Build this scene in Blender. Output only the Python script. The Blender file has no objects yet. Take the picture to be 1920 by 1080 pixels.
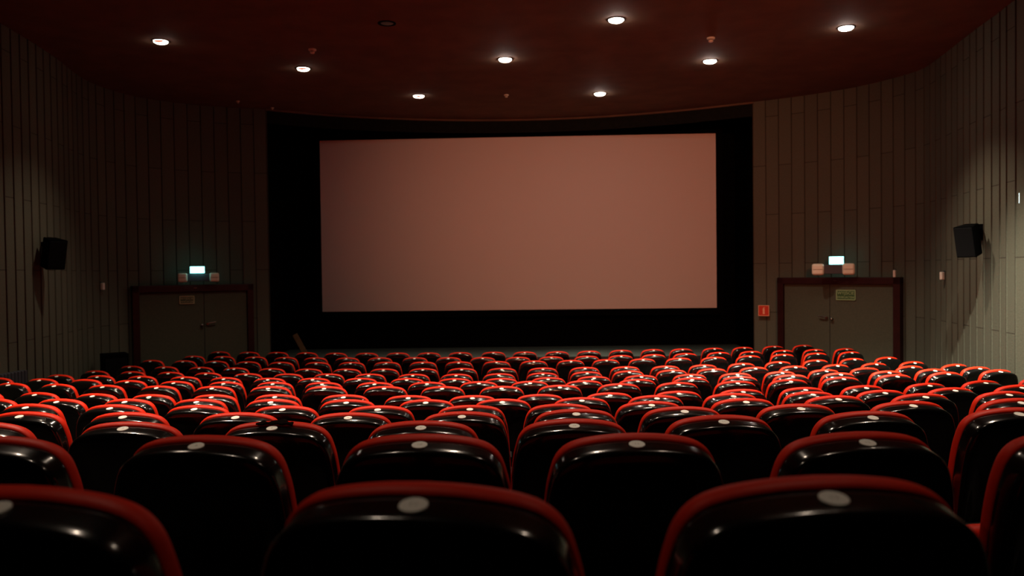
import bpy, bmesh, math, random
from mathutils import Vector, Matrix
PI = math.pi
EYE = 2.27
CEIL = 5.47
STAGE = 0.60
COL = bpy.context.scene.collection
# one entry per seating row, nearest first: (drop of the number disc below the camera, [depth, curvature, skew, centre x], [(x, y, turn)...])
SEATS = {
 'A': (0.303, [1.0483, 0.0457, -0.0126, -0.3057], [(-0.681,1.057,-0.017), (-0.132,1.051,0.008), (0.419,1.058,0.033)]),
 'B': (0.423, [1.9643, 0.0404, -0.0242, -0.2879], [(-1.337,2.026,-0.042), (-0.788,2.002,-0.02), (-0.232,1.984,0.002), (0.299,1.962,0.024), (0.853,1.946,0.047), (1.397,1.947,0.069)]),
 'C': (0.554, [2.9008, 0.0442, -0.011, -0.3081], [(-1.987,2.97,-0.075), (-1.422,2.938,-0.049), (-0.872,2.913,-0.025), (-0.332,2.886,-0.001), (0.217,2.887,0.023), (0.762,2.928,0.047), (1.323,2.973,0.072), (1.885,3.008,0.097)]),
 'D': (0.684, [3.8611, 0.0418, -0.0105, -0.3041], [(-2.435,3.98,-0.089), (-1.9,3.927,-0.067), (-1.336,3.879,-0.043), (-0.786,3.836,-0.02), (-0.245,3.827,0.002), (0.3,3.859,0.025), (0.825,3.893,0.047), (1.399,3.93,0.071), (1.968,3.975,0.094), (2.53,4.02,0.118)]),
 'E': (0.797, [4.7343, 0.0481, -0.0165, -0.289], [(-2.991,4.953,-0.131), (-2.441,4.885,-0.104), (-1.905,4.82,-0.078), (-1.363,4.765,-0.052), (-0.794,4.722,-0.025), (-0.254,4.699,0.002), (0.278,4.711,0.027), (0.815,4.761,0.053), (1.393,4.832,0.08), (1.97,4.894,0.108), (2.519,4.935,0.134), (3.059,4.983,0.161)]),
 'F': (0.908, [5.6618, 0.0442, -0.0146, -0.2935], [(-3.862,5.945,-0.16), (-3.327,5.883,-0.135), (-2.811,5.843,-0.111), (-2.275,5.799,-0.087), (-1.727,5.745,-0.063), (-1.177,5.688,-0.039), (-0.613,5.645,-0.014), (-0.077,5.629,0.01), (0.479,5.652,0.034), (1.015,5.711,0.058), (1.571,5.764,0.082), (2.15,5.793,0.108), (2.683,5.829,0.132), (3.229,5.903,0.156), (3.779,5.999,0.18)]),
 'G': (1.012, [6.5559, 0.0469, -0.0154, -0.2903], [(-4.679,7.076,-0.208), (-4.128,6.968,-0.181), (-3.569,6.853,-0.155), (-3.049,6.761,-0.13), (-2.508,6.71,-0.104), (-1.971,6.675,-0.079), (-1.391,6.616,-0.052), (-0.851,6.535,-0.027), (-0.328,6.49,-0.002), (0.217,6.509,0.024), (0.784,6.548,0.051), (1.353,6.593,0.077), (1.893,6.65,0.102), (2.429,6.714,0.128), (2.964,6.781,0.153), (3.542,6.868,0.18), (4.087,6.988,0.206), (4.671,7.133,0.233)]),
 'H': (1.065, [7.4388, 0.048, -0.0079, -0.3106], [(-5.015,8.028,-0.227), (-4.495,7.914,-0.202), (-3.964,7.799,-0.176), (-3.395,7.69,-0.149), (-2.838,7.612,-0.122), (-2.291,7.555,-0.095), (-1.757,7.51,-0.069), (-1.193,7.465,-0.042), (-0.652,7.413,-0.017), (-0.106,7.38,0.01), (0.428,7.404,0.036), (0.985,7.456,0.062), (1.533,7.491,0.089), (2.093,7.533,0.116), (2.614,7.608,0.141), (3.161,7.725,0.167), (3.737,7.859,0.194), (4.304,7.988,0.221), (4.9,8.124,0.251)]),
 'I': (1.145, [8.3415, 0.0422, -0.0169, -0.2899], [(-5.842,9.115,-0.236), (-5.27,8.989,-0.211), (-4.725,8.877,-0.187), (-4.18,8.753,-0.165), (-3.626,8.629,-0.142), (-3.058,8.532,-0.118), (-2.518,8.463,-0.095), (-1.985,8.399,-0.072), (-1.433,8.346,-0.049), (-0.887,8.321,-0.025), (-0.352,8.311,-0.003), (0.173,8.289,0.02), (0.732,8.29,0.043), (1.286,8.338,0.067), (1.859,8.393,0.091), (2.389,8.453,0.113), (2.959,8.547,0.137), (3.508,8.65,0.16), (4.08,8.762,0.184), (4.639,8.884,0.207), (5.206,9.012,0.231)]),
 'J': (1.227, [9.2775, 0.0405, -0.02, -0.2884], [(-5.651,10.011,-0.218), (-5.087,9.891,-0.194), (-4.526,9.785,-0.171), (-3.955,9.673,-0.148), (-3.42,9.547,-0.127), (-2.865,9.442,-0.105), (-2.329,9.389,-0.083), (-1.775,9.336,-0.06), (-1.219,9.263,-0.038), (-0.668,9.2,-0.016), (-0.141,9.168,0.006), (0.399,9.187,0.028), (0.926,9.237,0.049), (1.475,9.284,0.072), (2.054,9.327,0.095), (2.603,9.377,0.118), (3.159,9.477,0.14), (3.724,9.604,0.162), (4.265,9.724,0.183), (4.875,9.857,0.208), (5.485,9.972,0.233)]),
 'K': (1.286, [10.1577, 0.0418, -0.018, -0.2867], [(-5.656,10.903,-0.225), (-5.1,10.771,-0.202), (-4.544,10.654,-0.178), (-4.002,10.53,-0.156), (-3.436,10.401,-0.132), (-2.89,10.315,-0.109), (-2.358,10.26,-0.087), (-1.822,10.198,-0.065), (-1.256,10.124,-0.041), (-0.711,10.076,-0.018), (-0.175,10.068,0.005), (0.373,10.094,0.028), (0.93,10.148,0.051), (1.466,10.192,0.073), (2.025,10.234,0.097), (2.555,10.316,0.119), (3.124,10.41,0.142), (3.664,10.483,0.165), (4.253,10.589,0.19), (4.814,10.703,0.213), (5.375,10.81,0.237)]),
 'L': (1.322, [10.9676, 0.044, -0.0295, -0.2617], [(-5.579,11.765,-0.236), (-5.026,11.635,-0.211), (-4.468,11.509,-0.186), (-3.927,11.38,-0.162), (-3.381,11.249,-0.138), (-2.838,11.144,-0.114), (-2.292,11.075,-0.09), (-1.771,11.04,-0.067), (-1.23,11.015,-0.043), (-0.697,10.982,-0.019), (-0.151,10.945,0.005), (0.404,10.921,0.029), (0.974,10.934,0.055), (1.532,10.949,0.079), (2.084,10.969,0.104), (2.617,11.049,0.127), (3.185,11.178,0.152), (3.744,11.328,0.176), (4.331,11.483,0.201), (4.907,11.609,0.226), (5.452,11.716,0.25)]),
 'M': (1.338, [11.9711, 0.0433, -0.0161, -0.2891], [(-5.695,12.704,-0.236), (-5.135,12.581,-0.211), (-4.599,12.466,-0.187), (-4.064,12.326,-0.164), (-3.517,12.191,-0.141), (-2.945,12.102,-0.116), (-2.421,12.052,-0.093), (-1.883,12.017,-0.069), (-1.341,11.984,-0.046), (-0.801,11.952,-0.022), (-0.242,11.943,0.002), (0.31,11.952,0.026), (0.859,11.971,0.05), (1.392,12.007,0.073), (1.941,12.051,0.097), (2.498,12.092,0.121), (3.041,12.16,0.145), (3.61,12.297,0.169), (4.18,12.449,0.193), (4.743,12.574,0.217), (5.325,12.697,0.243)]),
 'N': (1.368, [12.8642, 0.0437, -0.0245, -0.2758], [(-5.393,13.603,-0.225), (-4.847,13.48,-0.2), (-4.274,13.345,-0.175), (-3.731,13.207,-0.152), (-3.216,13.093,-0.129), (-2.681,13.013,-0.106), (-2.145,12.963,-0.082), (-1.572,12.92,-0.057), (-1.026,12.867,-0.033), (-0.478,12.815,-0.009), (0.079,12.785,0.016), (0.61,12.791,0.039), (1.178,12.824,0.064), (1.724,12.86,0.088), (2.263,12.934,0.111), (2.8,13.053,0.134), (3.37,13.161,0.159), (3.921,13.254,0.183), (4.487,13.361,0.208), (5.037,13.442,0.233), (5.584,13.523,0.258)]),
 'O': (1.388, [13.7991, 0.0411, -0.0234, -0.2829], [(-5.273,14.483,-0.206), (-4.705,14.35,-0.182), (-4.166,14.253,-0.16), (-3.615,14.112,-0.137), (-3.071,13.967,-0.115), (-2.524,13.903,-0.093), (-1.98,13.864,-0.07), (-1.443,13.812,-0.048), (-0.901,13.808,-0.025), (-0.332,13.805,-0.002), (0.204,13.767,0.02), (0.757,13.749,0.043), (1.304,13.781,0.065), (1.864,13.855,0.088), (2.424,13.923,0.111), (2.933,13.972,0.132), (3.5,14.028,0.156), (4.045,14.123,0.179), (4.621,14.263,0.202), (5.187,14.372,0.226)]),
}

# ---------------------------------------------------------------- materials
def new_mat(name):
    m = bpy.data.materials.new(name); m.use_nodes = True
    nt = m.node_tree; b = nt.nodes['Principled BSDF']
    return m, nt, b
def simple(name, col, rough=.5, metal=0.0, spec=.5, emit=None, es=0.0):
    m, nt, b = new_mat(name)
    b.inputs['Base Color'].default_value = (*col, 1)
    b.inputs['Roughness'].default_value = rough
    b.inputs['Metallic'].default_value = metal
    b.inputs['Specular IOR Level'].default_value = spec
    if emit:
        b.inputs['Emission Color'].default_value = (*emit, 1)
        b.inputs['Emission Strength'].default_value = es
    return m
def noisy(name, c1, c2, scale, rough=.8, bump=.1, bscale=None, coord='Object', spec=.3, detail=4):
    m, nt, b = new_mat(name); N = nt.nodes; L = nt.links
    tc = N.new('ShaderNodeTexCoord')
    n = N.new('ShaderNodeTexNoise'); n.inputs['Scale'].default_value = scale; n.inputs['Detail'].default_value = detail
    L.new(tc.outputs[coord], n.inputs['Vector'])
    r = N.new('ShaderNodeValToRGB'); r.color_ramp.elements[0].position = .35; r.color_ramp.elements[1].position = .65
    r.color_ramp.elements[0].color = (*c1, 1); r.color_ramp.elements[1].color = (*c2, 1)
    L.new(n.outputs['Fac'], r.inputs['Fac']); L.new(r.outputs['Color'], b.inputs['Base Color'])
    n2 = N.new('ShaderNodeTexNoise'); n2.inputs['Scale'].default_value = bscale or scale * 6; n2.inputs['Detail'].default_value = 3
    L.new(tc.outputs[coord], n2.inputs['Vector'])
    bp = N.new('ShaderNodeBump'); bp.inputs['Strength'].default_value = bump; bp.inputs['Distance'].default_value = .01
    L.new(n2.outputs['Fac'], bp.inputs['Height']); L.new(bp.outputs['Normal'], b.inputs['Normal'])
    b.inputs['Roughness'].default_value = rough; b.inputs['Specular IOR Level'].default_value = spec
    return m

def wall_material():
    m, nt, b = new_mat('felt_boards'); N = nt.nodes; L = nt.links
    uv = N.new('ShaderNodeUVMap'); uv.uv_map = 'UVMap'
    sep = N.new('ShaderNodeSeparateXYZ'); L.new(uv.outputs['UV'], sep.inputs['Vector'])
    com = N.new('ShaderNodeCombineXYZ'); L.new(sep.outputs['Y'], com.inputs['X']); L.new(sep.outputs['X'], com.inputs['Y'])
    br = N.new('ShaderNodeTexBrick')
    br.inputs['Scale'].default_value = 1.0
    br.inputs['Brick Width'].default_value = 1.86
    br.inputs['Row Height'].default_value = .24
    br.inputs['Mortar Size'].default_value = .006
    br.inputs['Mortar Smooth'].default_value = .2
    br.inputs['Color1'].default_value = (.106, .106, .076, 1)
    br.inputs['Color2'].default_value = (.089, .092, .067, 1)
    br.inputs['Mortar'].default_value = (.035, .027, .02, 1)
    L.new(com.outputs['Vector'], br.inputs['Vector'])
    nz = N.new('ShaderNodeTexNoise'); nz.inputs['Scale'].default_value = 45; nz.inputs['Detail'].default_value = 4
    L.new(uv.outputs['UV'], nz.inputs['Vector'])
    mr = N.new('ShaderNodeMapRange'); mr.inputs['To Min'].default_value = .8; mr.inputs['To Max'].default_value = 1.2
    L.new(nz.outputs['Fac'], mr.inputs['Value'])
    mx = N.new('ShaderNodeVectorMath'); mx.operation = 'SCALE'
    L.new(br.outputs['Color'], mx.inputs[0]); L.new(mr.outputs['Result'], mx.inputs['Scale'])
    L.new(mx.outputs['Vector'], b.inputs['Base Color'])
    bp = N.new('ShaderNodeBump'); bp.inputs['Strength'].default_value = .25; bp.inputs['Distance'].default_value = .01
    L.new(nz.outputs['Fac'], bp.inputs['Height']); L.new(bp.outputs['Normal'], b.inputs['Normal'])
    b.inputs['Roughness'].default_value = .9; b.inputs['Specular IOR Level'].default_value = .2
    return m

def fabric_material():
    m, nt, b = new_mat('red_upholstery'); N = nt.nodes; L = nt.links
    tc = N.new('ShaderNodeTexCoord')
    nz = N.new('ShaderNodeTexNoise'); nz.inputs['Scale'].default_value = 220; nz.inputs['Detail'].default_value = 2
    L.new(tc.outputs['Object'], nz.inputs['Vector'])
    r = N.new('ShaderNodeValToRGB')
    r.color_ramp.elements[0].color = (.56, .016, .003, 1); r.color_ramp.elements[1].color = (.74, .024, .004, 1)
    L.new(nz.outputs['Fac'], r.inputs['Fac']); L.new(r.outputs['Color'], b.inputs['Base Color'])
    bp = N.new('ShaderNodeBump'); bp.inputs['Strength'].default_value = .15; bp.inputs['Distance'].default_value = .002
    L.new(nz.outputs['Fac'], bp.inputs['Height']); L.new(bp.outputs['Normal'], b.inputs['Normal'])
    b.inputs['Roughness'].default_value = .5
    b.inputs['Sheen Weight'].default_value = 0.0; b.inputs['Sheen Roughness'].default_value = .35
    b.inputs['Sheen Tint'].default_value = (1, .45, .38, 1)
    b.inputs['Specular IOR Level'].default_value = .14
    return m

def shell_material():
    m, nt, b = new_mat('glossy_black_plastic'); N = nt.nodes; L = nt.links
    tc = N.new('ShaderNodeTexCoord')
    nz = N.new('ShaderNodeTexNoise'); nz.inputs['Scale'].default_value = 14; nz.inputs['Detail'].default_value = 5
    L.new(tc.outputs['Object'], nz.inputs['Vector'])
    mr = N.new('ShaderNodeMapRange'); mr.inputs['To Min'].default_value = .12; mr.inputs['To Max'].default_value = .22
    L.new(nz.outputs['Fac'], mr.inputs['Value']); L.new(mr.outputs['Result'], b.inputs['Roughness'])
    b.inputs['Base Color'].default_value = (.003, .003, .003, 1)
    b.inputs['Coat Weight'].default_value = .35; b.inputs['Coat Roughness'].default_value = .06
    b.inputs['Specular IOR Level'].default_value = .4
    return m

M = dict(
    wall=wall_material(), fabric=fabric_material(), shell=shell_material(),
    floor=noisy('dark_carpet', (.006, .004, .004), (.012, .008, .007), 30, .95, .3),
    ceiling=noisy('dark_red_plaster', (.12, .068, .043), (.155, .088, .053), 2.5, .85, .25, 60),
    black=noisy('black_velvet', (.002, .002, .002), (.003, .003, .003), 20, 1.0, .05, spec=.02),
    valance=noisy('dark_cloth', (.010, .011, .009), (.014, .014, .011), 12, 1.0, .1, spec=.05),
    screen=noisy('screen_fabric', (.76, .70, .66), (.80, .74, .70), 300, .95, .04, spec=.1),
    stage=noisy('grey_stage_floor', (.10, .15, .14), (.13, .19, .17), 8, .55, .05),
    board_black=simple('black_paint', (.004, .004, .004), .6),
    frame=noisy('dark_red_wood', (.020, .003, .003), (.028, .005, .004), 9, .45, .05),
    door=noisy('door_felt', (.062, .062, .040), (.074, .072, .046), 40, .85, .1),
    disc=simple('off_white_plastic', (.92, .90, .82), .35),
    digit=simple('grey_print', (.42, .40, .35), .6),
    seatblk=simple('matt_black_plastic', (.004, .004, .004), .8, spec=.1),
    metal=simple('black_steel', (.004, .004, .004), .8, spec=.1),
    chrome=simple('dull_steel', (.22, .20, .18), .35, 1.0),
    cream=simple('cream_plastic', (.74, .66, .52), .5),
    white=simple('white_plastic', (.66, .58, .50), .5),
    house=simple('dark_housing', (.03, .035, .045), .5),
    spk=simple('speaker_black', (.0006, .0006, .0007), .9, spec=.03),
    grille=simple('speaker_grille', (.0022, .0022, .0025), .9, spec=.1),
    green=simple('sign_green', (.035, .085, .025), .5),
    signtxt=simple('sign_pale_green', (.30, .42, .20), .5),
    brownsign=simple('sign_dim_green', (.04, .05, .02), .5),
    browntxt=simple('sign_pale_text', (.38, .30, .16), .5),
    red=simple('sign_red', (.60, .035, .012), .5),
    redtxt=simple('sign_pale_red', (.85, .42, .25), .5),
    bulb=simple('lamp_glow', (.9, .8, .7), .4, emit=(1.0, .82, .70), es=75),
    bulb_dim=simple('lamp_glow_dim', (.9, .8, .7), .4, emit=(1.0, .80, .66), es=26),
    amber=simple('lamp_amber_glow', (.02, .008, .004), .8, emit=(1.0, .30, .16), es=.85),
    off=simple('unlit_lamp_glass', (.01, .01, .01), .2),
    exit=simple('exit_sign_glow', (.5, .9, .9), .4, emit=(.28, .95, .90), es=3.6),
    exitw=simple('exit_sign_glow_white', (.8, 1, 1), .4, emit=(.75, 1.0, 1.0), es=6.0),
    teal=simple('exit_sign_edge', (.05, .5, .4), .4, emit=(.10, .62, .45), es=1.0),
    wood=noisy('brown_wood', (.16, .09, .04), (.22, .12, .055), 14, .6, .1),
    patch=noisy('black_patch', (.0030, .0012, .0010), (.005, .002, .0015), 60, 1.0, .3, spec=.03),
)

# ---------------------------------------------------------------- helpers
def link(name, bm, mat, parent=None, loc=None, rot=None, smooth=False):
    me = bpy.data.meshes.new(name)
    bmesh.ops.recalc_face_normals(bm, faces=bm.faces[:])
    bm.to_mesh(me); bm.free()
    if smooth:
        for p in me.polygons: p.use_smooth = True
    me.materials.append(mat)
    o = bpy.data.objects.new(name, me); COL.objects.link(o)
    if parent: o.parent = parent
    if loc: o.location = loc
    if rot: o.rotation_euler = rot
    return o
def tag(o, label=None, cat=None, group=None, kind=None):
    if label: o['label'] = label
    if cat: o['category'] = cat
    if group: o['group'] = group
    if kind: o['kind'] = kind
    return o
def empty(name, loc, rz, label, cat, group=None):
    o = bpy.data.objects.new(name, None); COL.objects.link(o)
    o.location = loc; o.rotation_euler = (0, 0, rz); o.empty_display_size = .1
    return tag(o, label, cat, group)
def box(bm, c, s, bev=0.0, rot=None, seg=2):
    t = bmesh.new(); bmesh.ops.create_cube(t, size=1)
    for v in t.verts: v.co = Vector((v.co.x * s[0], v.co.y * s[1], v.co.z * s[2]))
    if bev: bmesh.ops.bevel(t, geom=t.edges[:], offset=bev, segments=seg, profile=.6, affect='EDGES')
    Mx = Matrix.Translation(Vector(c)) @ (rot.to_4x4() if rot else Matrix.Identity(4))
    t.transform(Mx); me = bpy.data.meshes.new('tmp'); t.to_mesh(me); t.free(); bm.from_mesh(me); bpy.data.meshes.remove(me)
    return bm
def lathe(bm, prof, n=32, axis='Z', c=(0, 0, 0)):
    rings = []
    for r, z in prof:
        ring = []
        for i in range(n):
            a = 2 * PI * i / n
            p = (r * math.cos(a), r * math.sin(a), z)
            if axis == 'Y': p = (p[0], p[2], p[1])
            if axis == 'X': p = (p[2], p[0], p[1])
            ring.append(bm.verts.new((p[0] + c[0], p[1] + c[1], p[2] + c[2])))
        rings.append(ring)
    for a, b in zip(rings, rings[1:]):
        for i in range(n): bm.faces.new((a[i], a[(i + 1) % n], b[(i + 1) % n], b[i]))
    if prof[0][0] > 0: bm.faces.new(rings[0])
    if prof[-1][0] > 0: bm.faces.new(rings[-1])
    bmesh.ops.remove_doubles(bm, verts=bm.verts[:], dist=1e-6)
    return bm
def extrude_poly(bm, pts, y0, y1, axis='Y'):
    """closed polygon in x,z swept from y0 to y1"""
    a = [bm.verts.new((x, y0, z)) for x, z in pts]; b = [bm.verts.new((x, y1, z)) for x, z in pts]
    n = len(pts)
    for i in range(n): bm.faces.new((a[i], a[(i + 1) % n], b[(i + 1) % n], b[i]))
    bm.faces.new(a); bm.faces.new(b)
    return bm
FONT_CACHE = {}
def text_obj(name, s, size, mat, parent, loc, rot, depth=.001, sx=1.0, cat=None):
    cu = bpy.data.curves.new('t', 'FONT'); cu.body = s; cu.size = size; cu.align_x = 'CENTER'; cu.align_y = 'CENTER'; cu.extrude = depth
    cu.resolution_u = 3
    to = bpy.data.objects.new('t', cu); COL.objects.link(to)
    me = bpy.data.meshes.new_from_object(to.evaluated_get(bpy.context.evaluated_depsgraph_get()))
    bpy.data.objects.remove(to); bpy.data.curves.remove(cu)
    me.name = name; me.materials.clear(); me.materials.append(mat)
    for v in me.vertices: v.co.x *= sx
    o = bpy.data.objects.new(name, me); COL.objects.link(o); o.parent = parent; o.location = loc; o.rotation_euler = rot
    return o

# ---------------------------------------------------------------- room shell
LEFT = [(-4.70, 15.72), (-5.05, 15.62), (-5.64, 15.42), (-6.30, 14.94), (-6.70, 14.40), (-6.88, 13.70), (-6.86, 13.0), (-6.62, 11.9),
        (-6.45, 10.8), (-6.35, 9.8), (-6.22, 8.0), (-6.0, 5.5), (-5.8, 3.0), (-5.6, 0.0), (-5.5, -3.5)]
RIGHT = [(4.66, 15.62), (5.03, 15.40), (5.58, 15.0), (6.10, 14.5), (6.46, 13.9), (6.66, 13.35), (6.66, 12.9), (6.49, 11.96), (6.30, 10.96),
         (6.18, 10.2), (6.10, 9.8), (5.95, 8.0), (5.75, 5.5), (5.6, 3.0), (5.4, 0.0), (5.3, -3.5)]
def spline(pts, step=.04):
    P = [Vector(p) for p in pts]; P = [2 * P[0] - P[1]] + P + [2 * P[-1] - P[-2]]
    out = []
    for i in range(1, len(P) - 2):
        n = max(2, int((P[i + 1] - P[i]).length / step))
        for k in range(n):
            t = k / n
            out.append(.5 * ((2 * P[i]) + (-P[i - 1] + P[i + 1]) * t + (2 * P[i - 1] - 5 * P[i] + 4 * P[i + 1] - P[i + 2]) * t * t
                             + (-P[i - 1] + 3 * P[i] - 3 * P[i + 1] + P[i + 2]) * t ** 3))
    out.append(P[-2])
    return out
def resample(pts, d):
    out = [pts[0].copy()]; acc = 0.0
    for a, b in zip(pts, pts[1:]):
        L = (b - a).length
        while acc + L >= d:
            t = (d - acc) / L; a = a + (b - a) * t; out.append(a.copy()); L = (b - a).length; acc = 0.0
        acc += L
    return out
def boarded_wall(name, pts, side):
    """boards .24 m wide with a recessed groove between each pair; side=+1 when the room lies to the left of the running direction"""
    st = resample(spline(pts), .24)
    bm = bmesh.new(); uvl = bm.loops.layers.uv.new('UVMap')
    cols = []
    g = .007; dep = .014
    for i, p in enumerate(st):
        t = (st[min(i + 1, len(st) - 1)] - st[max(i - 1, 0)]).normalized()
        n = Vector((-t.y, t.x)) * side      # outwards
        s = i * .24
        for off, dd in ((-g, 0), (-g + .002, dep), (g - .002, dep), (g, 0)):
            q = p + t * off + n * dd
            cols.append((q, s + off))
    zs = [-.05 + k * (CEIL + .07) / 6 for k in range(7)]
    grid = [[bm.verts.new((q.x, q.y, z)) for z in zs] for q, s in cols]
    for a in range(len(grid) - 1):
        for k in range(6):
            f = bm.faces.new((grid[a][k], grid[a + 1][k], grid[a + 1][k + 1], grid[a][k + 1]))
            sv = [cols[a][1], cols[a + 1][1], cols[a + 1][1], cols[a][1]]; zv = [zs[k], zs[k], zs[k + 1], zs[k + 1]]
            for lp, s_, z_ in zip(f.loops, sv, zv): lp[uvl].uv = (s_, z_ + .42)
    me = bpy.data.meshes.new(name); bm.to_mesh(me); bm.free(); me.materials.append(M['wall'])
    o = bpy.data.objects.new(name, me); COL.objects.link(o); tag(o, kind='structure')
    return st
boarded_wall('wall_left', LEFT, 1)
boarded_wall('wall_right', RIGHT, -1)

# proscenium arc (ceiling edge over the stage)
ARC = spline([(-4.70, 15.72), (-3.4, 16.45), (-1.7, 16.95), (0, 17.10), (1.7, 16.90), (3.3, 16.35), (4.66, 15.62)], .15)
# ceiling
bm = bmesh.new()
outer = [Vector(p) for p in LEFT[::-1]]
lw = [p for p in spline(LEFT, .2)][::-1]; rw = [p for p in spline(RIGHT, .2)]
ring = lw + ARC[1:-1] + rw
vs = [bm.verts.new((p.x * 1.01, p.y, CEIL)) for p in ring]
f = bm.faces.new(vs); bmesh.ops.triangulate(bm, faces=[f])
r = bmesh.ops.extrude_face_region(bm, geom=bm.faces[:])
bmesh.ops.translate(bm, verts=[v for v in r['geom'] if isinstance(v, bmesh.types.BMVert)], vec=(0, 0, .12))
tag(link('ceiling', bm, M['ceiling']), kind='structure')
# rear wall behind the camera
bm = bmesh.new(); box(bm, (-.1, -3.55, 2.75), (11.4, .1, 5.6))
tag(link('wall_back', bm, M['wall']), kind='structure')
# hanging front edge of the ceiling (valance) with a thin pale lip
def strip(bm, pts, z0, z1, th):
    n = len(pts); A = []
    for i, p in enumerate(pts):
        t = (pts[min(i + 1, n - 1)] - pts[max(i - 1, 0)]).normalized(); nn = Vector((-t.y, t.x))
        q = p + nn * th
        A.append([bm.verts.new((p.x, p.y, z0)), bm.verts.new((p.x, p.y, z1)), bm.verts.new((q.x, q.y, z1)), bm.verts.new((q.x, q.y, z0))])
    for a, b in zip(A, A[1:]):
        for k in range(4): bm.faces.new((a[k], a[(k + 1) % 4], b[(k + 1) % 4], b[k]))
    bm.faces.new(A[0]); bm.faces.new(A[-1])
bm = bmesh.new(); strip(bm, ARC, CEIL - .27, CEIL - .02, .06)
tag(link('trim_1', bm, M['valance']), kind='structure')
bm = bmesh.new(); strip(bm, [p + Vector((0, -.03)) for p in ARC], CEIL - .035, CEIL, .05)
tag(link('trim_2', bm, M['ceiling']), kind='structure')
# stage house: black back and side walls, black ceiling, stage platform
bm = bmesh.new(); box(bm, (0, 18.05, 3.0), (11.0, .1, 6.2))
tag(link('wall_front', bm, M['black']), kind='structure')
bm = bmesh.new(); box(bm, (-5.0, 16.95, 3.0), (.08, 2.3, 6.2)); tag(link('wall_stage_left', bm, M['black']), kind='structure')
bm = bmesh.new(); box(bm, (5.0, 16.9, 3.0), (.08, 2.4, 6.2)); tag(link('wall_stage_right', bm, M['black']), kind='structure')
bm = bmesh.new()
vs = [bm.verts.new((p.x * 1.06, p.y + .02, CEIL + .15)) for p in ARC] + [bm.verts.new((5.1, 18.1, CEIL + .15)), bm.verts.new((-5.1, 18.1, CEIL + .15))]
bm.faces.new(vs); tag(link('ceiling_stage', bm, M['black']), kind='structure')
# stage
SARC = spline([(-4.9, 15.75), (-3.4, 15.62), (-1.7, 15.66), (0, 15.72), (1.7, 15.66), (3.3, 15.60), (4.9, 15.70)], .2)
bm = bmesh.new()
top = [bm.verts.new((p.x, p.y, STAGE)) for p in SARC] + [bm.verts.new((4.95, 18.0, STAGE)), bm.verts.new((-4.95, 18.0, STAGE))]
bm.faces.new(top)
st_o = tag(link('floor_stage', bm, M['stage']), kind='structure')
bm = bmesh.new(); strip(bm, [p + Vector((0, -.04)) for p in SARC], 0.0, STAGE + .012, .04)
tag(link('trim_3', bm, M['board_black']), kind='structure')

# auditorium floor: stepped terraces that follow the curved seat rows
order = list(SEATS)
FZ = []
BETA = math.radians(7)
DISC_LY = -.0275
DISC_LZ = .655 + .245 * (1 - .0080 / .25) + .0016
DISC_Z = .42 + (DISC_LZ - .42) * math.cos(BETA) + DISC_LY * math.sin(BETA)
for n in order: FZ.append(EYE - SEATS[n][0] - DISC_Z)
FZ = [max(z, 0.0) for z in FZ]
def rowy(q, x):
    y0, kap, yaw, cx = q
    R = 1 / kap; dx = max(-.95 * R, min(.95 * R, x - cx))
    return y0 + R - math.sqrt(R * R - dx * dx) + yaw * x
prof = []   # (curve a, offset, z)
xs_ = [-7.2 + 14.4 * i / 60 for i in range(61)]
lines = []
lines.append(([-3.6] * 61, FZ[0]))
for i, n in enumerate(order):
    q = SEATS[n][1]
    ys = [rowy(q, x) for x in xs_]
    if i + 1 < len(order):
        qn = SEATS[order[i + 1]][1]; yn = [rowy(qn, x) for x in xs_]
    else: yn = [y + .92 for y in ys]
    mid = [a + (b - a) * .60 for a, b in zip(ys, yn)]
    lines.append((mid, FZ[i]))
    zn = FZ[i + 1] if i + 1 < len(order) else 0.0
    lines.append(([m + .01 for m in mid], zn))
lines.append(([19.0] * 61, 0.0))
bm = bmesh.new()
G = [[bm.verts.new((x, min(y, 19.0), z)) for x, y in zip(xs_, ys)] for ys, z in lines]
for a, b in zip(G, G[1:]):
    for i in range(60): bm.faces.new((a[i], a[i + 1], b[i + 1], b[i]))
fl = link('floor', bm, M['floor']); tag(fl, kind='structure')

# ---------------------------------------------------------------- projection screen
scr = empty('projection_screen', (.12, 17.50, 0), math.radians(-2.2), 'wide blank cinema screen, pale pinkish brown, hanging above the stage in black surround', 'screen')
bm = bmesh.new()
W2, ZB, ZT = 4.26, 1.447, 5.165
nx, nz = 24, 12
box(bm, (0, 0, (ZB + ZT) / 2), (2 * W2, .012, ZT - ZB))
link('screen_surface', bm, M['screen'], scr)
bm = bmesh.new()
t_ = .14
for c, s in (((0, 0, ZB - t_ / 2), (2 * W2 + 2 * t_, .05, t_)), ((0, 0, ZT + t_ / 2), (2 * W2 + 2 * t_, .05, t_)),
             ((-W2 - t_ / 2, 0, (ZB + ZT) / 2), (t_, .05, ZT - ZB)), ((W2 + t_ / 2, 0, (ZB + ZT) / 2), (t_, .05, ZT - ZB))):
    box(bm, c, s)
link('screen_frame', bm, M['black'], scr)

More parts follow.
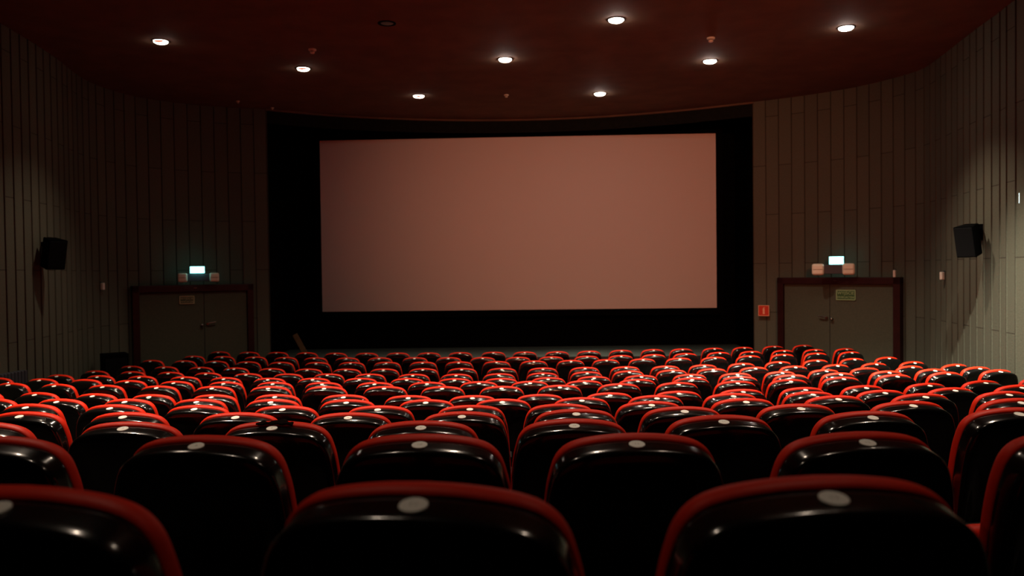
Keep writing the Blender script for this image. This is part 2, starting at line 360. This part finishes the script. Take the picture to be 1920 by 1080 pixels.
# ---------------------------------------------------------------- cinema seat
def outline(n=72):
    """arched top, tight shoulders, slightly flaring flanks, rounded foot; points in x,z"""
    half = [(0, 0), (.055, .0020), (.11, .0082), (.145, .0160), (.168, .0255), (.187, .0405), (.202, .063), (.2125, .095), (.221, .134), (.228, .20), (.232, .30), (.2335, .40)]
    sp = spline([(x, .9 - d) for x, d in half], .009)
    R_ = [(p.x, p.y) for p in sp]
    pts = R_[::-1] + [(-x, z) for x, z in R_[1:]]
    for x, z in ((-.234, .45), (-.228, .425), (-.205, .412), (-.10, .41), (0, .41), (.10, .41), (.205, .412), (.228, .425), (.234, .45)):
        pts.append((x, z))
    return pts
OUT = outline()
def recline(x, y, z):
    zz = z - .42
    return (x, y * math.cos(BETA) - zz * math.sin(BETA), .42 + zz * math.cos(BETA) + y * math.sin(BETA))
def shell_mesh(bm, steps, cap=True, capfirst=False):
    """steps: (side inset, top inset, depth)"""
    rings = []
    n = len(OUT)
    for ds, d, y in steps:
        ring = []
        for i, (x, z) in enumerate(OUT):
            # inward offset by scaling about the pad centre
            sx = 1 - ds / .232; sz = 1 - d / .25
            xx = x * sx; zz = .655 + (z - .655) * sz
            # the back is slightly hollow in plan: flanks come forward
            yy = y + .12 * xx * xx
            if y < -.0645: yy += max(0, .84 - zz) * .16 * min(1, (-.0645 - y) / .004)
            ring.append(bm.verts.new(recline(xx, yy, zz)))
        rings.append(ring)
    for a, b in zip(rings, rings[1:]):
        for i in range(n): bm.faces.new((a[i], a[(i + 1) % n], b[(i + 1) % n], b[i]))
    bm.faces.new(rings[-1])
    if capfirst: bm.faces.new(rings[0])
def seat_parts(root):
    bm = bmesh.new()
    shell_mesh(bm, [(.020, .020, .004), (.0042, .0062, .002), (.0035, .0052, -.001), (.0035, .0066, -.014), (.0034, .0088, -.038), (.0040, .0108, -.0540),
                    (.0070, .0134, -.0590), (.0120, .0182, -.0625), (.026, .028, -.0650), (.05, .049, -.0670), (.09, .085, -.0695), (.13, .13, -.072), (.18, .18, -.074), (.19, .19, -.074)], capfirst=True)
    sh = link('back_shell', bm, M['shell'], root, smooth=True)
    bm = bmesh.new()
    shell_mesh(bm, [(.03, .03, -.001), (.0042, .0046, .0003), (.0030, .0005, .003), (.0022, -.0030, .009), (.003, -.0048, .020), (.0045, -.0036, .032),
                    (.009, .001, .040), (.018, .010, .046), (.032, .024, .050), (.055, .048, .052), (.09, .09, .051), (.15, .15, .048), (.19, .19, .046)], capfirst=True)
    cu = link('back_cushion', bm, M['fabric'], root, smooth=True)
    # number disc on the ledge
    lx, ly, lz = 0, DISC_LY, DISC_LZ
    p = recline(lx, ly, lz)
    bm = bmesh.new(); lathe(bm, [(0.0, -.0015), (.0193, -.0015), (.0197, .0008), (.0190, .0016), (0.0, .0016)], 28)
    dk = link('number_disc', bm, M['disc'], root, loc=p, rot=(BETA + math.radians(5.2), 0, 0), smooth=False)
    # tipped-up seat pad in front of the back
    bm = bmesh.new(); box(bm, (0, .165, .44), (.37, .08, .33), .035, Matrix.Rotation(math.radians(-8), 3, 'X'), 3)
    st = link('seat', bm, M['fabric'], root, smooth=True)
    bm = bmesh.new(); box(bm, (0, .210, .44), (.35, .014, .31), .005, Matrix.Rotation(math.radians(-8), 3, 'X'))
    link('seat_pan', bm, M['seatblk'], st)
    for s in (-1, 1):
        bm = bmesh.new(); box(bm, (s * .230, .140, .56), (.024, .16, .03), .010)
        link('armrest', bm, M['seatblk'], root)
        bm = bmesh.new(); box(bm, (s * .228, .11, .28), (.018, .08, .53), .004); box(bm, (s * .228, .10, .012), (.034, .16, .024), .004)
        link('leg', bm, M['metal'], root)
    return p
ORD = ['', 'first', 'second', 'third', 'fourth', 'fifth', 'sixth', 'seventh', 'eighth', 'ninth', 'tenth', 'eleventh', 'twelfth', 'thirteenth',
       'fourteenth', 'fifteenth', 'sixteenth', 'seventeenth', 'eighteenth', 'nineteenth', 'twentieth', 'twenty-first']
proto = empty('cinema_seat', (0, 0, 0), 0, 'x', 'seat', 'red and black cinema seats in curved rows')
disc_local = Vector(seat_parts(proto))
protos = list(proto.children)
NO_DISC = {('E', 6), ('I', 2), ('K', 5), ('J', 18), ('G', 9)}
def copy_tree(o, parent, skip=()):
    c = o.copy(); COL.objects.link(c); c.parent = parent
    for ch in o.children:
        if ch.name.split('.')[0] in skip: continue
        copy_tree(ch, c, skip)
    return c
num = 0
HINTS = {}
rng = random.Random(4)
first = True
discs = {}
TURN = {'A': [-.15, -.165, .05], 'B': [-.09, -.08, -.06, 0, .05, .07], 'C': [-.05, -.04, -.03, -.02, 0, .02, .03, .04]}
for ri, n in enumerate(order):
    h, q, seats = SEATS[n]
    m = len(seats)
    for k, (x, y, a) in enumerate(seats):
        skip = ('number_disc',) if (n, k) in NO_DISC else ()
        if first:
            root = proto; first = False
        else:
            root = proto.copy(); COL.objects.link(root)
            for ch in protos:
                if ch.name.split('.')[0] in skip: continue
                copy_tree(ch, root)
        a = a * 1.15 + (TURN.get(n, [0] * 30)[k])
        ca, sa = math.cos(a), math.sin(a)
        # +a turns the seat so that it faces the centre of its row's curve
        root.rotation_euler = (0, 0, a)
        ox = disc_local.x * ca - disc_local.y * sa; oy = disc_local.x * sa + disc_local.y * ca
        root.location = (x - ox, y - oy, FZ[ri] if n != 'O' else 0.0)
        rowtxt = {0: 'in the row nearest the camera', m: ''}.get(ri) or ('in the %s row from camera' % ORD[ri + 1] if ri < 14 else 'in the farthest row, by the stage')
        seen = 'red and black cinema seat'
        if (n, k) in NO_DISC: seen = 'red and black seat lacking its disc'
        if k == 0: pos = 'leftmost'
        elif k == m - 1: pos = 'rightmost'
        else: pos = '%s from left' % ORD[k + 1]
        root['label'] = '%s, %s %s' % (seen, pos, rowtxt)
        discs[(n, k)] = root
# faint printed seat figures on the discs near the camera
def disc_of(root):
    for c in root.children:
        if c.name.split('.')[0] == 'number_disc': return c
for (n, k), s in {('A', 1): '11', ('A', 2): '12', ('B', 1): '9', ('B', 2): '10', ('B', 3): '11', ('B', 4): '12', ('C', 1): '7', ('C', 2): '8', ('C', 3): '9',
                  ('C', 4): '10', ('C', 5): '11', ('D', 3): '9'}.items():
    text_obj('printed_number', s, .014, M['digit'], disc_of(discs[(n, k)]), (0, 0, .0016), (0, 0, 0), .0001)

# thin black sheet shaped as a dark patch on one seat top
def patch_sheet():
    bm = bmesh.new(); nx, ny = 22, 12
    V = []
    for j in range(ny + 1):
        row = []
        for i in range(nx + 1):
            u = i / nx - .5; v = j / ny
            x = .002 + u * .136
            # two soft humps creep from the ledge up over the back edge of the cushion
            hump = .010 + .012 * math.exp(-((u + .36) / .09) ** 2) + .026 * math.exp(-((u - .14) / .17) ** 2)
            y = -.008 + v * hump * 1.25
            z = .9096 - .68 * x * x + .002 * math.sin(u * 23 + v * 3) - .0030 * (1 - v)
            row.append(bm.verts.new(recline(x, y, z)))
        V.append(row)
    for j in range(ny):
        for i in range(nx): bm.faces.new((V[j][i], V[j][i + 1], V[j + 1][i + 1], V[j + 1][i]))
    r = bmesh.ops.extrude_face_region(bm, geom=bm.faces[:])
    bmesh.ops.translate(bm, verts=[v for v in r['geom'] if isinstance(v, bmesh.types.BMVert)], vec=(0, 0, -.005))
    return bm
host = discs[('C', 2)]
cl = link('dark_patch', patch_sheet(), M['patch'], smooth=True)
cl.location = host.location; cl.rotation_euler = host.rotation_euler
tag(cl, 'small black patch lying behind the white disc on a red third row seat top', 'patch')

# ---------------------------------------------------------------- ceiling lamps
LAMPS = [(-4.74, 11.10, 'leftmost of the lit ceiling lamps, small warm glass dome', 1, .38),
         (-3.20, 12.66, 'second lit ceiling lamp from the left, glowing warm white', 1, .38),
         (-1.64, 14.70, 'lit ceiling lamp over the left half of the screen', 1, .15),
         (-.06, 12.26, 'lit ceiling lamp above the middle of the screen', 0, 1.1),
         (1.37, 10.40, 'lit ceiling lamp highest in the photo, right of centre', 0, 1.3),
         (1.63, 14.70, 'lit ceiling lamp nearest the screen top, right of its middle', 0, 1.2),
         (3.08, 12.50, 'lit ceiling lamp above the right edge of the screen', 0, 1.3),
         (4.49, 10.86, 'rightmost of the lit ceiling lamps, small warm glass dome', 0, 1.3)]
REAR = [(-1.5, 6.6, 1.3), (1.5, 6.6, 1.2), (-4.0, 6.9, 1.2), (4.3, 6.7, 1.1), (0, 8.5, 1.2), (-3.1, 8.6, 1.4), (3.1, 8.5, 1.2), (-3.0, 4.5, 1.9), (3.0, 4.5, .9), (0, 4.6, .6), (-1.4, 2.2, .12), (1.5, 2.2, .11)]
def make_lamp(x, y, label, dim, lit=True):
    t = empty('ceiling_lamp', (x, y, CEIL), 0, label, 'ceiling light', 'ceiling lamps')
    t.scale = (.92, .92, .95)
    bm = bmesh.new(); lathe(bm, [(.128, .0), (.128, -.008), (.106, -.010), (.104, .0)], 40)
    link('trim_ring', bm, M['metal'], t, smooth=True)
    if lit:
        bm = bmesh.new()
        prof_ = [(.104, -.004)] + [(.104 * math.cos(a), -.006 - .040 * math.sin(a)) for a in [PI / 2 * k / 8 for k in range(1, 8)]] + [(0, -.046)]
        lathe(bm, prof_, 40)
        link('glass_dome', bm, M['bulb_dim'] if dim else M['bulb'], t, smooth=True)
        if dim:  # amber glow painted on one side of the dome as an emissive sector
            bm = bmesh.new(); rows_ = []
            for k in range(6):
                a = PI / 2 * (.10 + .50 * k / 5); r_ = .108 * math.cos(a) + .002; z_ = -.007 - .0445 * math.sin(a); wd = .95 * (1 - (k / 5) ** 2 * .8)
                rows_.append([bm.verts.new((r_ * math.sin(wd * (q / 10 - .5) * 2), -r_ * math.cos(wd * (q / 10 - .5) * 2), z_)) for q in range(11)])
            for ra, rb in zip(rows_, rows_[1:]):
                for q in range(10): bm.faces.new((ra[q], ra[q + 1], rb[q + 1], rb[q]))
            link('amber_glow', bm, M['amber'], t, smooth=True)
    else:
        bm = bmesh.new(); lathe(bm, [(.104, -.004), (.08, -.006), (0, -.006)], 40)
        tag(link('glass_dome', bm, M['off'], t, smooth=True), 'unlit dark lens')
    return t
def spot(name, loc, energy, col, size, blend, radius=.09, rot=(0, 0, 0)):
    l = bpy.data.lights.new(name, 'SPOT'); l.energy = energy; l.color = col; l.spot_size = size; l.spot_blend = blend; l.shadow_soft_size = radius
    o = bpy.data.objects.new(name, l); COL.objects.link(o); o.location = loc; o.rotation_euler = rot
    return o
WARM = (1.0, .79, .60)
for x, y, lab, dim, e in LAMPS:
    make_lamp(x, y, lab, dim)
    spot('lamp_light', (x, y, CEIL - .10), (380 if y < 14 else 260) * e, WARM, math.radians(104 if y < 14 else 62), .8)
make_lamp(-1.56, 10.44, 'unlit dark round ceiling lamp, the only one not glowing', 0, lit=False)
for x, y, e in REAR:
    spot('lamp_light', (x, y, CEIL - .10), 430 * e, WARM, math.radians(90), .9)
# cool lamps over the side aisles behind the picture's edges
spot('aisle_light', (4.7, 8.2, CEIL - .1), 4300, (1.0, .93, .75), math.radians(72), .85, .06, (math.radians(22), math.radians(6), 0))
spot('aisle_light', (-5.4, 8.2, CEIL - .1), 130, (1.0, .82, .60), math.radians(70), .6, .06, (0, math.radians(-14), 0))
# added fill spot without a fixture, there only to brighten the screen
d = Vector((2.6, 17.5, 3.3)) - Vector((1.2, -3.2, 4.6))
spot('screen_fill', (1.2, -3.2, 4.6), 2900, (1.0, .33, .165), math.radians(38), 1.0, .12, d.to_track_quat('-Z', 'Y').to_euler())

# ---------------------------------------------------------------- detectors
for x, y, lab, s in ((-2.80, 11.60, 'small cream smoke detector on the ceiling at left', 1), (2.79, 11.27, 'small cream smoke detector on the ceiling at right', 1),
                     (-.06, 14.72, 'small cream smoke detector on the ceiling above screen middle', .8),
                     (-5.00, 14.98, 'tiny pale detector at the top of the left wall', .6),
                     (-4.55, 15.60, 'tiny pale detector at the upper left corner of the stage opening', .6)):
    t = empty('smoke_detector', (x, y, CEIL), 0, lab, 'smoke detector', 'small ceiling detectors')
    bm = bmesh.new(); lathe(bm, [(0, 0), (.055 * s, 0), (.055 * s, -.018 * s), (.045 * s, -.024 * s), (0, -.024 * s)], 24); link('base', bm, M['cream'], t)
    bm = bmesh.new(); lathe(bm, [(0, -.036 * s), (.030 * s, -.036 * s), (.034 * s, -.052 * s), (.022 * s, -.060 * s), (0, -.062 * s)], 24); link('sensor_head', bm, M['cream'], t)
    bm = bmesh.new(); lathe(bm, [(0, -.024 * s), (.024 * s, -.024 * s), (.024 * s, -.036 * s), (0, -.036 * s)], 16); link('neck', bm, M['wood'], t)

# ---------------------------------------------------------------- doors in the side walls
def door(idx, a, b, seam, sign_t, sign_z, sign_mats, handle_side, labelside):
    """a, b: outer frame corners on the floor, left then right as seen; built along the chord"""
    A, B = Vector(a), Vector(b); w = (B - A).length; ang = math.atan2(B.y - A.y, B.x - A.x)
    t = bpy.data.objects.new('door_%d' % idx, None); COL.objects.link(t); t.location = (A.x, A.y, 0); t.rotation_euler = (0, 0, ang); tag(t, kind='structure')
    H = 2.10; fw = .115
    bm = bmesh.new()
    box(bm, (fw / 2, .14, H / 2), (fw, .36, H), .006); box(bm, (w - fw / 2, .14, H / 2), (fw, .36, H), .006); box(bm, (w / 2, .14, H - .06), (w, .36, .12), .006)
    link('door_frame', bm, M['frame'], t)
    x0, x1 = fw, w - fw
    xs = x0 + (x1 - x0) * seam
    for p0, p1 in ((x0, xs), (xs, x1)):
        bm = bmesh.new(); box(bm, ((p0 + p1) / 2, .03, (H - .12) / 2 + .005), (p1 - p0 - .012, .045, H - .135), .004)
        link('door_leaf', bm, M['door'], t)
    bm = bmesh.new(); box(bm, (xs, .035, (H - .12) / 2), (.03, .035, H - .13)); link('door_strip', bm, M['board_black'], t)
    zh = 1.38
    bm = bmesh.new(); s = handle_side
    lathe(bm, [(0, -.03), (.022, -.03), (.022, .0), (0, .0)], 16, 'Y', (xs + s * .05, 0, zh)); box(bm, (xs + s * .12, -.045, zh + .02), (.15, .016, .02), .006, Matrix.Rotation(math.radians(-8 * s), 3, 'Y'))
    box(bm, (xs + s * .05, -.03, zh + .01), (.018, .04, .018))
    link('door_handle', bm, M['chrome'], t)
    bm = bmesh.new(); lathe(bm, [(0, -.055), (.018, -.052), (.026, -.038), (.02, -.02), (.02, .005), (0, .005)], 20, 'Y', (xs - s * .05, 0, zh - .02))
    link('door_knob', bm, M['chrome'], t, smooth=True)
    bm = bmesh.new(); box(bm, (w / 2, -.046, H - .055), (.05, .02, .012), .003); link('door_closer_plate', bm, M['chrome'], t)
    # emergency exit sign on one leaf
    sx = x0 + (x1 - x0) * sign_t
    sm, tm = sign_mats
    W, Hh = (.35, .18) if idx == 2 else (.26, .145)
    k_ = W / .37
    r = empty('exit_plate', (0, 0, 0), 0, 'framed %s emergency exit plate on the %s double door' % ('green' if idx == 2 else 'dim brownish', labelside), 'sign', 'exit plates on the doors')
    Rz = Matrix.Rotation(ang, 4, 'Z')
    r.location = Vector((A.x, A.y, 0)) + Rz @ Vector((sx, -.001, sign_z)); r.rotation_euler = (0, 0, ang)
    bm = bmesh.new(); box(bm, (0, 0, 0), (W, .012, Hh), .002); link('plate', bm, sm, r)
    bm = bmesh.new(); e = .014
    for c, s_ in (((0, -.006, Hh / 2 - e / 2), (W, .006, e)), ((0, -.006, -Hh / 2 + e / 2), (W, .006, e)), ((-W / 2 + e / 2, -.006, 0), (e, .006, Hh)), ((W / 2 - e / 2, -.006, 0), (e, .006, Hh))): box(bm, c, s_)
    link('border', bm, tm, r)
    text_obj('lettering', 'WYJ\u015aCIE', .080 * k_, tm, r, (0, -.008, .034 * k_), (PI / 2, 0, 0), .0015, 1.0)
    text_obj('lettering', 'EWAKUACYJNE', .058 * k_, tm, r, (0, -.008, -.044 * k_), (PI / 2, 0, 0), .0015, .80)
    return t, ang
DL = door(1, (-6.67, 14.22), (-4.93, 15.42),   .585, .425, 1.83, (M['brownsign'], M['browntxt']), 1, 'left')
DR = door(2, (5.00, 15.22), (6.50, 13.55), .44, .59, 1.79, (M['green'], M['signtxt']), -1, 'right')

# emergency light units and lit exit signs over the doors
def wall_item(name, x, y, z, rz, label, cat, group=None): return empty(name, (x, y, z), rz, label, cat, group)
def twin_light(x, y, z, rz, label, gap, s):
    t = wall_item('emergency_light', x, y, z, rz, label, 'emergency light', 'emergency lights over the doors')
    bm = bmesh.new(); box(bm, (0, 0, 0), (gap - s * .6, .07, s * .8), .01); link('housing', bm, M['house'], t)
    for k in (-1, 1):
        bm = bmesh.new(); box(bm, (k * gap / 2, -.05, 0), (s, .09, s), s * .24, None, 4); h = link('lamp_head', bm, M['cream'], t, smooth=True)
        bm = bmesh.new(); box(bm, (k * gap / 2, -.097, 0), (s * .8, .004, .006)); link('lens_line', bm, M['wood'], h)
        bm = bmesh.new(); box(bm, (k * gap / 2, .01, 0), (s * .5, .10, s * .5), .01); link('bracket', bm, M['house'], t)
def exit_sign(x, y, z, rz, W, H, label):
    t = wall_item('exit_sign', x, y, z, rz, label, 'exit sign', 'lit exit signs')
    bm = bmesh.new(); box(bm, (0, .02, 0), (W, .05, H), .004); link('lit_panel', bm, M['exit'], t)
    bm = bmesh.new(); box(bm, (-.02 * W, -.008, .0), (W * .78, .006, H * .72), .002); link('lit_face', bm, M['exitw'], t)
    bm = bmesh.new(); box(bm, (0, .055, 0), (W * .6, .05, .03)); link('bracket', bm, M['house'], t)
# right: bearings over door 2 ; left: over door 1
twin_light(5.64, 14.22, 2.245, math.atan2(-1.67, 1.5) * .55, 'pair of cream square emergency lamps beneath the lit sign over the right door', .50, .20)
exit_sign(5.70, 14.24, 2.40, math.radians(-26), .235, .135, 'glowing cyan white exit sign over the right hand double door')
twin_light(-5.72, 14.80, 2.235, math.radians(22), 'pair of dim cream emergency lamps beneath the lit sign over the left door', .54, .165)
exit_sign(-5.70, 14.70, 2.375, math.radians(20), .245, .12, 'glowing cyan white exit sign over the left hand double door')
t = exit_sign(6.105, 9.62, 3.08, math.radians(-90), .30, .17, 'teal edge of a lit exit sign at the right border of the photo')

# fire sign by the stage opening
def fire_sign():
    t = wall_item('fire_sign', 4.80, 15.46, 1.47, math.radians(-30), 'small square red fire equipment sign on the wall beside the stage opening', 'sign')
    S_ = .205
    bm = bmesh.new(); box(bm, (0, 0, 0), (S_, .01, S_), .002); link('plate', bm, M['red'], t)
    bm = bmesh.new(); e = .010
    for c, s_ in (((0, -.006, S_ / 2 - e / 2), (S_, .005, e)), ((0, -.006, -S_ / 2 + e / 2), (S_, .005, e)), ((-S_ / 2 + e / 2, -.006, 0), (e, .005, S_)), ((S_ / 2 - e / 2, -.006, 0), (e, .005, S_))): box(bm, c, s_)
    link('border', bm, M['redtxt'], t)
    bm = bmesh.new(); box(bm, (0, -.007, -.012), (.036, .006, .105), .003); box(bm, (0, -.007, .050), (.016, .006, .02)); box(bm, (.012, -.007, .060), (.034, .006, .008)); link('extinguisher_symbol', bm, M['redtxt'], t)
fire_sign()

# small wall boxes
def wall_box(x, y, z, rz, w, h, label):
    o = wall_item('wall_sensor', x, y, z, rz, label, 'sensor', 'small pale wall boxes')
    bm = bmesh.new(); box(bm, (0, 0, 0), (w, .05, h), .008); link('cover', bm, M['white'], o)
    bm = bmesh.new(); box(bm, (0, .03, h * .55), (w * .6, .03, h * .25), .004); link('mount', bm, M['house'], o)
wall_box(6.49, 12.23, 2.13, math.radians(-75), .05, .115, 'small pale wall box right of the right door, under the speaker')
wall_box(6.42, 13.60, 2.16, math.radians(-50), .035, .12, 'thin pale wall box at the top right corner of the right door frame')
wall_box(-6.84, 13.55, 2.11, math.radians(75), .05, .115, 'small pale wall box left of the left door')

# loudspeakers
def speaker(x, y, z, rz, tilt, label, s=1.0):
    t = wall_item('wall_speaker', x, y, z, rz, label, 'speaker', 'wall speakers')
    R = Matrix.Rotation(tilt, 3, 'X')
    def part(name, bm, mat):
        bmesh.ops.rotate(bm, verts=bm.verts[:], cent=(0, 0, 0), matrix=R); return link(name, bm, mat, t)
    bm = bmesh.new()
    # trapezoid in plan, narrower at the back
    pl = [(-.16, -.15), (.16, -.15), (.11, .13), (-.11, .13)]
    a = [bm.verts.new((px * s, py * s, -.25 * s)) for px, py in pl]; b = [bm.verts.new((px * s, py * s, .25 * s)) for px, py in pl]
    for i in range(4): bm.faces.new((a[i], a[(i + 1) % 4], b[(i + 1) % 4], b[i]))
    bm.faces.new(a); bm.faces.new(b)
    bmesh.ops.bevel(bm, geom=bm.edges[:], offset=.008, segments=2, affect='EDGES')
    part('cabinet', bm, M['spk'])
    bm = bmesh.new(); box(bm, (0, -.155 * s, 0), (.29 * s, .014, .47 * s), .005); part('grille', bm, M['grille'])
    bm = bmesh.new(); box(bm, (0, .22 * s, .16 * s), (.10, .26 * s, .06), .006); box(bm, (0, .33 * s, .14 * s), (.16, .02, .26 * s), .004); link('wall_bracket', bm, M['spk'], t)
speaker(6.03, 10.68, 2.61, math.radians(-58), math.radians(13), 'black loudspeaker tilted downward on the right wall', .82)
speaker(-6.31, 11.15, 2.60, math.radians(58), math.radians(13), 'black loudspeaker barely visible on the dark left wall', .82)

# things low by the left wall and on the stage
o = wall_item('radiator', -6.13, 9.62, .0, math.radians(86), 'dark ribbed radiator standing at the foot of the left wall', 'radiator')
for k in range(16):
    bm = bmesh.new(); box(bm, ((k - 7.5) * .06, 0, .66), (.045, .09, .92), .012); link('rib', bm, M['house'], o)
bm = bmesh.new(); box(bm, (0, 0, .19), (.94, .05, .04)); box(bm, (-.40, 0, .10), (.03, .06, .2)); box(bm, (.40, 0, .10), (.03, .06, .2)); link('rail', bm, M['house'], o)
o = wall_item('loudspeaker_cabinet', -6.50, 13.20, 0, math.radians(35), 'dark box standing on the floor left of the left door', 'cabinet')
bm = bmesh.new(); box(bm, (0, 0, .52), (.38, .34, 1.0), .012); link('cabinet', bm, M['spk'], o)
bm = bmesh.new(); box(bm, (0, -.175, .52), (.32, .012, .86), .004); link('grille', bm, M['grille'], o)
bm = bmesh.new(); 
for sx in (-.15, .15):
    for sy in (-.12, .12): box(bm, (sx, sy, .01), (.04, .04, .02))
link('feet', bm, M['spk'], o)
o = wall_item('leaning_board', -4.30, 16.42, STAGE, 0, 'dim brown board leaning in the dark corner of the stage at left', 'board')
bm = bmesh.new(); box(bm, (0, 0, .235), (.10, .03, .50), .004, Matrix.Rotation(math.radians(-28), 3, 'Y')); box(bm, (.10, .01, .035), (.10, .10, .07), .004); link('board', bm, M['wood'], o)

# ---------------------------------------------------------------- world, camera, view
w = bpy.data.worlds.new('dark'); bpy.context.scene.world = w; w.use_nodes = True
w.node_tree.nodes['Background'].inputs['Color'].default_value = (0, 0, 0, 1)
w.node_tree.nodes['Background'].inputs['Strength'].default_value = 0
cam = bpy.data.cameras.new('camera'); co = bpy.data.objects.new('camera', cam); COL.objects.link(co)
co.matrix_world = Matrix.Translation((0, 0, EYE)) @ Matrix.Rotation(PI / 2 - .02, 4, 'X') @ Matrix.Rotation(-.0122, 4, 'Z')
cam.sensor_width = 36; cam.lens = 1520 / 1920 * 36; cam.clip_start = .05
cam.dof.use_dof = True; cam.dof.focus_distance = 4.2; cam.dof.aperture_fstop = 3.4
sc = bpy.context.scene; sc.camera = co
sc.view_settings.view_transform = 'Standard'; sc.view_settings.look = 'None'; sc.view_settings.gamma = 1; sc.view_settings.exposure = 0.0
sc.view_settings.use_curve_mapping = False
